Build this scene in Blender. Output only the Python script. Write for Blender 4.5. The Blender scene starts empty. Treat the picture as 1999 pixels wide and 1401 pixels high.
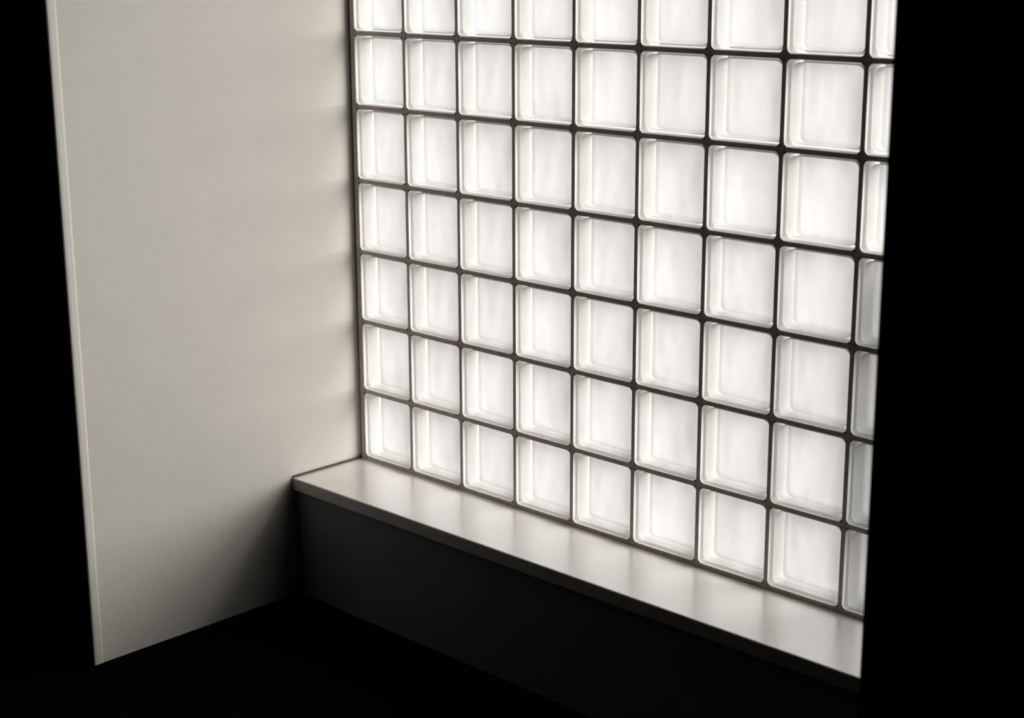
import bpy, bmesh, math, random
from mathutils import Matrix, Vector

# ------------------------------------------------------------------ camera
sc = bpy.context.scene
col = sc.collection
CAM = Vector((3.40706, -2.87989, 1.43292))
W = Vector((0.240790516, 0.768748250, 0.0933781885))     # solved rotation vector
Rw = Matrix.Rotation(W.length, 3, W.normalized())
Rc = Rw @ Matrix(((1, 0, 0), (0, 0, -1), (0, 1, 0)))      # world -> (right, down, forward)
right, down, fwd = Rc[0], Rc[1], Rc[2]
cd = bpy.data.cameras.new('camera')
cam = bpy.data.objects.new('camera', cd)
col.objects.link(cam)
cam.matrix_world = Matrix((( right.x, -down.x, -fwd.x, CAM.x),
                           ( right.y, -down.y, -fwd.y, CAM.y),
                           ( right.z, -down.z, -fwd.z, CAM.z),
                           (0, 0, 0, 1)))
cd.sensor_width = 36.0
cd.lens = 3158.43 / 1999 * 36.0
cd.clip_start = 0.05
cd.dof.use_dof = True
cd.dof.focus_distance = 4.1
cd.dof.aperture_fstop = 4.5
sc.camera = cam

# ------------------------------------------------------------------ sky, exposure
sc.view_settings.view_transform = 'Standard'
sc.view_settings.look = 'None'
sc.view_settings.gamma = 1.0
sc.view_settings.use_curve_mapping = False
sc.view_settings.exposure = 0.47

world = bpy.data.worlds.new('overcast_sky')
sc.world = world
world.use_nodes = True
nt = world.node_tree
nt.nodes.clear()
out = nt.nodes.new('ShaderNodeOutputWorld')
bg = nt.nodes.new('ShaderNodeBackground')
tc = nt.nodes.new('ShaderNodeTexCoord')
sep = nt.nodes.new('ShaderNodeSeparateXYZ')
ramp = nt.nodes.new('ShaderNodeValToRGB')
nt.links.new(tc.outputs['Generated'], sep.inputs[0])
nt.links.new(sep.outputs['Z'], ramp.inputs[0])
nt.links.new(ramp.outputs[0], bg.inputs['Color'])
nt.links.new(bg.outputs[0], out.inputs[0])
ramp.color_ramp.elements[0].position = 0.0
ramp.color_ramp.elements[0].color = (0.80, 0.79, 0.79, 1)
ramp.color_ramp.elements[1].position = 1.0
ramp.color_ramp.elements[1].color = (1.0, 0.99, 0.99, 1)
bg.inputs['Strength'].default_value = 0.85

sd = bpy.data.lights.new('hazy_sun', 'SUN')
sd.energy = 8.2
sd.angle = math.radians(72)
sd.color = (1.0, 0.965, 0.945)
sun = bpy.data.objects.new('hazy_sun', sd); col.objects.link(sun)
sun.location = (6, 8, 8)
sun.rotation_euler = (-Vector((0.70, 0.85, 0.17))).to_track_quat('-Z', 'Y').to_euler()
sc.cycles.transparent_max_bounces = 48
sc.cycles.diffuse_bounces = 6

# ------------------------------------------------------------------ helpers
def nodes(name):
    m = bpy.data.materials.new(name)
    m.use_nodes = True
    t = m.node_tree
    return m, t, t.nodes['Principled BSDF']

def painted(name, rgb, rough=0.6, var=0.03, scale=6.0, bump=0.0, bscale=120.0, spec=0.5, stretch=(1, 1, 1), coat=0.0):
    m, t, b = nodes(name)
    c = t.nodes.new('ShaderNodeTexCoord')
    mp = t.nodes.new('ShaderNodeMapping'); mp.inputs['Scale'].default_value = stretch
    n = t.nodes.new('ShaderNodeTexNoise'); n.inputs['Scale'].default_value = scale
    n.inputs['Detail'].default_value = 5
    r = t.nodes.new('ShaderNodeValToRGB')
    r.color_ramp.elements[0].position = 0.3
    r.color_ramp.elements[1].position = 0.7
    r.color_ramp.elements[0].color = tuple(max(0, v * (1 - var)) for v in rgb) + (1,)
    r.color_ramp.elements[1].color = tuple(min(1, v * (1 + var)) for v in rgb) + (1,)
    t.links.new(c.outputs['Object'], mp.inputs[0]); t.links.new(mp.outputs[0], n.inputs[0])
    t.links.new(n.outputs['Fac'], r.inputs[0]); t.links.new(r.outputs[0], b.inputs['Base Color'])
    b.inputs['Roughness'].default_value = rough
    b.inputs['Specular IOR Level'].default_value = spec
    b.inputs['Coat Weight'].default_value = coat
    b.inputs['Coat IOR'].default_value = 1.75
    b.inputs['Coat Roughness'].default_value = 0.26
    if bump:
        n2 = t.nodes.new('ShaderNodeTexNoise'); n2.inputs['Scale'].default_value = bscale
        n2.inputs['Detail'].default_value = 3
        bp = t.nodes.new('ShaderNodeBump'); bp.inputs['Strength'].default_value = bump
        bp.inputs['Distance'].default_value = 0.002
        t.links.new(c.outputs['Object'], n2.inputs[0]); t.links.new(n2.outputs['Fac'], bp.inputs['Height'])
        t.links.new(bp.outputs[0], b.inputs['Normal'])
    return m

def pane(name, tint, haze, haze_var, refl):
    """glass sheet: mostly clear, partly diffusing where the pressed pattern is dense, Schlick reflection on top"""
    m = bpy.data.materials.new(name); m.use_nodes = True
    t = m.node_tree; t.nodes.clear(); N = t.nodes.new; L = t.links.new
    o = N('ShaderNodeOutputMaterial')
    tr = N('ShaderNodeBsdfTransparent'); tr.inputs[0].default_value = tint + (1,)
    last = tr
    if haze:
        tl = N('ShaderNodeBsdfTranslucent'); tl.inputs[0].default_value = tuple(min(1, v * .98) for v in tint) + (1,)
        c = N('ShaderNodeTexCoord'); info = N('ShaderNodeObjectInfo')
        mp = N('ShaderNodeMapping'); mp.inputs['Scale'].default_value = (2.2, 0.3, 0.9)
        mul = N('ShaderNodeMath'); mul.operation = 'MULTIPLY'; mul.inputs[1].default_value = 0.4
        n = N('ShaderNodeTexNoise'); n.noise_dimensions = '4D'
        n.inputs['Scale'].default_value = 8; n.inputs['Detail'].default_value = 1.5
        L(c.outputs['Object'], mp.inputs[0]); L(mp.outputs[0], n.inputs['Vector'])
        L(info.outputs['Random'], mul.inputs[0]); L(mul.outputs[0], n.inputs['W'])
        mr = N('ShaderNodeMapRange'); mr.inputs['From Min'].default_value = .3; mr.inputs['From Max'].default_value = .7
        mr.inputs['To Min'].default_value = haze - haze_var; mr.inputs['To Max'].default_value = haze + haze_var
        L(n.outputs['Fac'], mr.inputs['Value'])
        bp = N('ShaderNodeBump'); bp.inputs['Distance'].default_value = .003; bp.inputs['Strength'].default_value = 1
        L(n.outputs['Fac'], bp.inputs['Height']); L(bp.outputs[0], tl.inputs['Normal'])
        mx = N('ShaderNodeMixShader'); L(mr.outputs[0], mx.inputs[0]); L(tr.outputs[0], mx.inputs[1]); L(tl.outputs[0], mx.inputs[2])
        last = mx
    if refl:
        lw = N('ShaderNodeLayerWeight'); lw.inputs['Blend'].default_value = .5
        pw = N('ShaderNodeMath'); pw.operation = 'POWER'; pw.inputs[1].default_value = 5
        ma = N('ShaderNodeMath'); ma.operation = 'MULTIPLY_ADD'; ma.inputs[1].default_value = .9; ma.inputs[2].default_value = .05
        L(lw.outputs['Facing'], pw.inputs[0]); L(pw.outputs[0], ma.inputs[0])
        gl = N('ShaderNodeBsdfGlossy'); gl.inputs['Roughness'].default_value = .15
        mx = N('ShaderNodeMixShader'); L(ma.outputs[0], mx.inputs[0]); L(last.outputs[0], mx.inputs[1]); L(gl.outputs[0], mx.inputs[2])
        last = mx
    L(last.outputs[0], o.inputs['Surface'])
    return m

M_WALL = painted('cream_wall_paint', (0.89, 0.845, 0.775), 0.7, 0.015, 5, 0.12, 260, 0.25)
M_SILL = painted('pale_gloss_sill_paint', (0.88, 0.83, 0.80), 0.22, 0.02, 9, 0.03, 60, 0.5, coat=1.0)
M_NOSE = painted('shaded_sill_edge', (0.42, 0.41, 0.41), 0.5, 0.04, 9, 0.03, 60, 0.4)  # shade on the sill's front face, put into its colour
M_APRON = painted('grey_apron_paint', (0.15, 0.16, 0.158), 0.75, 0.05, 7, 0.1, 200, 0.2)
M_MORTAR = painted('grey_brown_mortar', (0.55, 0.48, 0.44), 0.9, 0.12, 40, 0.4, 300, 0.1)
M_SEAL = painted('dark_sealant', (0.05, 0.05, 0.055), 0.6, 0.1, 50, 0.2, 200, 0.3)
M_CAULK = painted('brown_caulk', (0.12, 0.10, 0.09), 0.7, 0.15, 60, 0.2, 200, 0.3)
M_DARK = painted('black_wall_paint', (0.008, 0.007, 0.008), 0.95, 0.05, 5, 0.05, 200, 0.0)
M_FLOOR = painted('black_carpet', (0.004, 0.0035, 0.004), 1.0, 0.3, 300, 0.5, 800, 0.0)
M_GROUND = painted('pale_concrete', (0.17, 0.155, 0.157), 0.9, 0.05, 3, 0.1, 60, 0.2)
M_OUT = painted('added_post_paint', (0.16, 0.27, 0.30), 0.7, 0.05, 3, 0.1, 60, 0.2)
G_FACE = pane('clear_block_glass', (0.975, 0.985, 0.98), 0.03, 0.015, True)
M_COAT = painted('white_edge_coating', (0.88, 0.87, 0.85), 0.9, 0.01, 5, 0, 100, 0.0)
G_CAV = pane('patterned_block_glass', (0.985, 0.985, 0.98), 0.19, 0.06, False)

def milky(name, rgb, fac):
    m = bpy.data.materials.new(name); m.use_nodes = True
    t = m.node_tree; t.nodes.clear(); N = t.nodes.new; L = t.links.new
    o = N('ShaderNodeOutputMaterial'); d = N('ShaderNodeBsdfDiffuse'); tl = N('ShaderNodeBsdfTranslucent'); mx = N('ShaderNodeMixShader')
    d.inputs[0].default_value = tl.inputs[0].default_value = rgb + (1,)
    mx.inputs[0].default_value = fac
    L(d.outputs[0], mx.inputs[1]); L(tl.outputs[0], mx.inputs[2]); L(mx.outputs[0], o.inputs[0])
    return m
M_CORE = milky('milky_cavity_side', (0.58, 0.575, 0.55), 0.45)

def obj(name, bm, mats, parent=None, smooth=False):
    me = bpy.data.meshes.new(name)
    bmesh.ops.recalc_face_normals(bm, faces=bm.faces) if not getattr(bm, 'keep', False) else None
    if smooth:
        for f in bm.faces: f.smooth = True
    bm.to_mesh(me); bm.free()
    for m in (mats if isinstance(mats, (list, tuple)) else [mats]): me.materials.append(m)
    o = bpy.data.objects.new(name, me); col.objects.link(o)
    if parent: o.parent = parent
    return o

def tag(o, label, cat, kind='structure', group=None):
    o['label'] = label; o['category'] = cat
    if kind: o['kind'] = kind
    if group: o['group'] = group
    return o

def add_box(bm, x0, x1, y0, y1, z0, z1, bevel=0.0, seg=2):
    r = bmesh.ops.create_cube(bm, size=1.0)
    vs = r['verts']
    for v in vs:
        v.co = Vector((x0 + (v.co.x + .5) * (x1 - x0), y0 + (v.co.y + .5) * (y1 - y0), z0 + (v.co.z + .5) * (z1 - z0)))
    if bevel:
        es = list({e for v in vs for e in v.link_edges})
        bmesh.ops.bevel(bm, geom=es, offset=bevel, segments=seg, affect='EDGES', profile=0.5)
    return bm

def box(name, mat, *a, parent=None, bevel=0.0, seg=2):
    return obj(name, add_box(bmesh.new(), *a, bevel=bevel, seg=seg), mat, parent)

# ------------------------------------------------------------------ dimensions
P = 0.2                                  # block pitch
ZF, ZC = -0.352, 2.21                    # floor, ceiling
XL, XR, XE = -0.0212, 2.206, 3.003      # left wall face, edge of the right partition, far end of the recess
YF = -0.900                              # front end of the side walls
SILL_Z, SILL_Y = -0.006, -0.247
joint_z = [0.0, 0.199, 0.4018, 0.6004, 0.7993, 1.0018, 1.1986] + [P * k for k in range(7, 12)]
joint_x = [0.0] + [P * i for i in range(1, 16)]

# ------------------------------------------------------------------ shell
def arch(name, label, cat, mat, *a, **k):
    return tag(box(name, mat, *a, **k), label, cat)

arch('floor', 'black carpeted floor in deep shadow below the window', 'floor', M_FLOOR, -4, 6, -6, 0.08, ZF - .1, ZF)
arch('ceiling', 'dark ceiling above the glass block window', 'ceiling', M_DARK, -4, 6, -6, 0.08, ZC, ZC + .1)
wl = arch('wall_left', 'cream painted side wall to the left of the glass block window', 'wall', M_WALL,
          -0.16, XL, YF + .004, 0.08, ZF, ZC)
# corner bead: slim proud strip on the free end of the wall, its back tapered towards the window
bm = bmesh.new()
prof = [(XL, YF + .026), (XL + .0012, YF + .021), (XL + .0018, YF + .008), (XL + .0012, YF + .002), (XL - .001, YF - .0006), (XL - .008, YF - .001), (XL - .008, YF + .004), (XL, YF + .004)]
lo = [bm.verts.new((x, y, ZF)) for x, y in prof]
hi = [bm.verts.new((x, y, ZC)) for x, y in prof]
for i in range(len(prof)):
    j = (i + 1) % len(prof)
    bm.faces.new((lo[i], lo[j], hi[j], hi[i]))
bm.faces.new(lo); bm.faces.new(hi)
cb = obj('corner_bead', bm, M_WALL, wl)
cb['label'] = 'slim paler bead down the free edge of the cream wall'

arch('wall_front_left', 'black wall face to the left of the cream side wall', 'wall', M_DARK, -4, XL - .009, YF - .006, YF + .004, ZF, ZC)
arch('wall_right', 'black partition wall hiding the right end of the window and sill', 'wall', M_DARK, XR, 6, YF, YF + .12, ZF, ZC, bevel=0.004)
arch('wall_recess_end', 'end wall of the window recess behind the black right wall', 'wall', M_DARK, XE, XE + .12, YF + .12, 0.08, ZF, ZC)
arch('wall_far_left', 'dark end wall of the room far to the left', 'wall', M_DARK, -4.1, -4, -6, YF, ZF, ZC)
arch('wall_far_right', 'dark end wall of the room behind the right wall', 'wall', M_DARK, 6, 6.1, -6, YF, ZF, ZC)
arch('wall_rear', 'dark wall of the room behind the camera', 'wall', M_DARK, -4, 6, -6.1, -6, ZF, ZC)
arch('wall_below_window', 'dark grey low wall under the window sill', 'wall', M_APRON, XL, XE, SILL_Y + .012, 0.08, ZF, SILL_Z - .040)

# ------------------------------------------------------------------ window
win = bpy.data.objects.new('window_1', None); col.objects.link(win)
win.location = (0, 0, 0)
tag(win, 'large glass block window of square frosted blocks above the pale sill', 'window')

def rr(w, h, r, n=4):
    pts = []
    for cx, cz, a0 in ((w/2-r, h/2-r, 0), (-w/2+r, h/2-r, 90), (-w/2+r, -h/2+r, 180), (w/2-r, -h/2+r, 270)):
        for k in range(n + 1):
            a = math.radians(a0 + 90 * k / n)
            pts.append((cx + r * math.cos(a), cz + r * math.sin(a)))
    return pts

def rings(bm, lst, mat, inward, side=2):
    """closed solid from rounded-rectangle rings (w, h, r, y)"""
    loops = [[bm.verts.new((x, y, z)) for x, z in rr(w, h, r)] for w, h, r, y in lst]
    fs = []
    n = len(loops[0])
    for a, b in zip(loops, loops[1:]):
        for i in range(n):
            j = (i + 1) % n
            fs.append(bm.faces.new((a[i], a[j], b[j], b[i])))
    fs.append(bm.faces.new(list(reversed(loops[0])))); fs.append(bm.faces.new(loops[-1]))
    bmesh.ops.recalc_face_normals(bm, faces=fs)
    for f in fs: f.material_index = side if abs(f.normal.y) < .2 else mat
    if inward: bmesh.ops.reverse_faces(bm, faces=fs)
    return fs

D = 0.070
def block_mesh():
    bm = bmesh.new()
    s = 0.1896
    rings(bm, [(s-.009, s-.009, .010, 0), (s-.004, s-.004, .011, .0012), (s-.0008, s-.0008, .0115, .004), (s, s, .012, .007),
               (s, s, .012, D-.007), (s-.003, s-.003, .011, D-.002), (s-.009, s-.009, .010, D)], 0, False)
    c = s - .014
    rings(bm, [(c-.012, c-.012, .012, .009), (c-.003, c-.003, .016, .0115), (c, c, .018, .017),
               (c, c, .018, D-.017), (c-.003, c-.003, .016, D-.0115), (c-.012, c-.012, .012, D-.009)], 1, True, 3)
    me = bpy.data.meshes.new('glass_block')
    bm.to_mesh(me); bm.free()
    me.materials.append(G_FACE); me.materials.append(G_CAV); me.materials.append(M_COAT); me.materials.append(M_CORE)
    return me

proto = block_mesh()
random.seed(4)
for j in range(11):
    z0, z1 = joint_z[j], joint_z[j + 1]
    for i in range(15):
        x0, x1 = joint_x[i], joint_x[i + 1]
        g = bpy.data.objects.new('glass_block', proto); col.objects.link(g); g.parent = win
        wdt = (x1 - .0052) - ((x0 + .0052) if i else .0035)
        g.location = ((x1 - .0052) - wdt / 2, random.uniform(-.0004, .0004), (z0 + z1) / 2)
        g.scale = (wdt / .1896, 1, (z1 - z0 - .0104) / .1896)

# mortar lattice (recessed joints), one continuous part
bm = bmesh.new()
ym0, ym1 = 0.0035, D - .004
h = .0050
for i, x in enumerate(joint_x[1:-1]):
    add_box(bm, x - h, x + h, ym0, ym1, SILL_Z, joint_z[-1])
add_box(bm, -.0135, .0032, ym0 - .001, ym1, SILL_Z, joint_z[-1])
add_box(bm, joint_x[-1] - h, XE, ym0, ym1, SILL_Z, joint_z[-1])
for j, z in enumerate(joint_z[:-1]):
    for i in range(15):
        a = .0032 if i == 0 else joint_x[i] + h
        add_box(bm, a, joint_x[i + 1] - h, ym0, ym1, z - h if j else SILL_Z, z + h)
obj('mortar_joints', bm, M_MORTAR, win)
box('sealant_strip', M_SEAL, XL, -.0135, .010, ym1, SILL_Z, joint_z[-1], parent=win)

# sill: one slab with softly rounded nosing
bm = bmesh.new()
prof = []
t = .036; r = .004
prof += [(0.08, SILL_Z)]
for k in range(6):
    a = math.radians(90 + 90 * k / 5); prof.append((SILL_Y + r + r * math.cos(a), SILL_Z - r + r * math.sin(a)))
for k in range(4):
    a = math.radians(180 + 90 * k / 3); prof.append((SILL_Y + .003 + .003 * math.cos(a), SILL_Z - t + .003 + .003 * math.sin(a)))
prof += [(0.08, SILL_Z - t)]
a_ = [bm.verts.new((XL, y, z)) for y, z in prof]; b_ = [bm.verts.new((XE, y, z)) for y, z in prof]
for i in range(len(prof)):
    j = (i + 1) % len(prof); bm.faces.new((a_[i], a_[j], b_[j], b_[i]))
bm.faces.new(a_); bm.faces.new(b_)
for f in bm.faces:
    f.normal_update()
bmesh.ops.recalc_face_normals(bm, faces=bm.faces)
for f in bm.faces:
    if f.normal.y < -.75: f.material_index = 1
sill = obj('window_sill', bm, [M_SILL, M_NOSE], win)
sill['label'] = 'pale glossy window sill with a square front edge'
# shadow gap under the nosing and caulk along the wall
box('caulk_joint', M_CAULK, XL, XL + .005, SILL_Y + .004, .012, SILL_Z, SILL_Z + .005, parent=sill)
box('shadow_gap', M_SEAL, XL, XE, SILL_Y + .016, .08, SILL_Z - .040, SILL_Z - t, parent=sill)

# ------------------------------------------------------------------ outside
arch('ground_outside', 'pale concrete ground outside the window', 'ground', M_GROUND, -120, 60, 0.09, 160, -0.55, -0.45)
bm = bmesh.new()
bmesh.ops.create_cone(bm, cap_ends=True, segments=24, radius1=.048, radius2=.048, depth=1.24)
po = obj('added_shade_post', bm, M_OUT, None, True)  # post added behind the glass only to shade the rightmost lower blocks
po.location = (1.705, .135, -.45 + .62)
tag(po, 'added blue grey post outside, placed to dim the rightmost lower blocks', 'post')
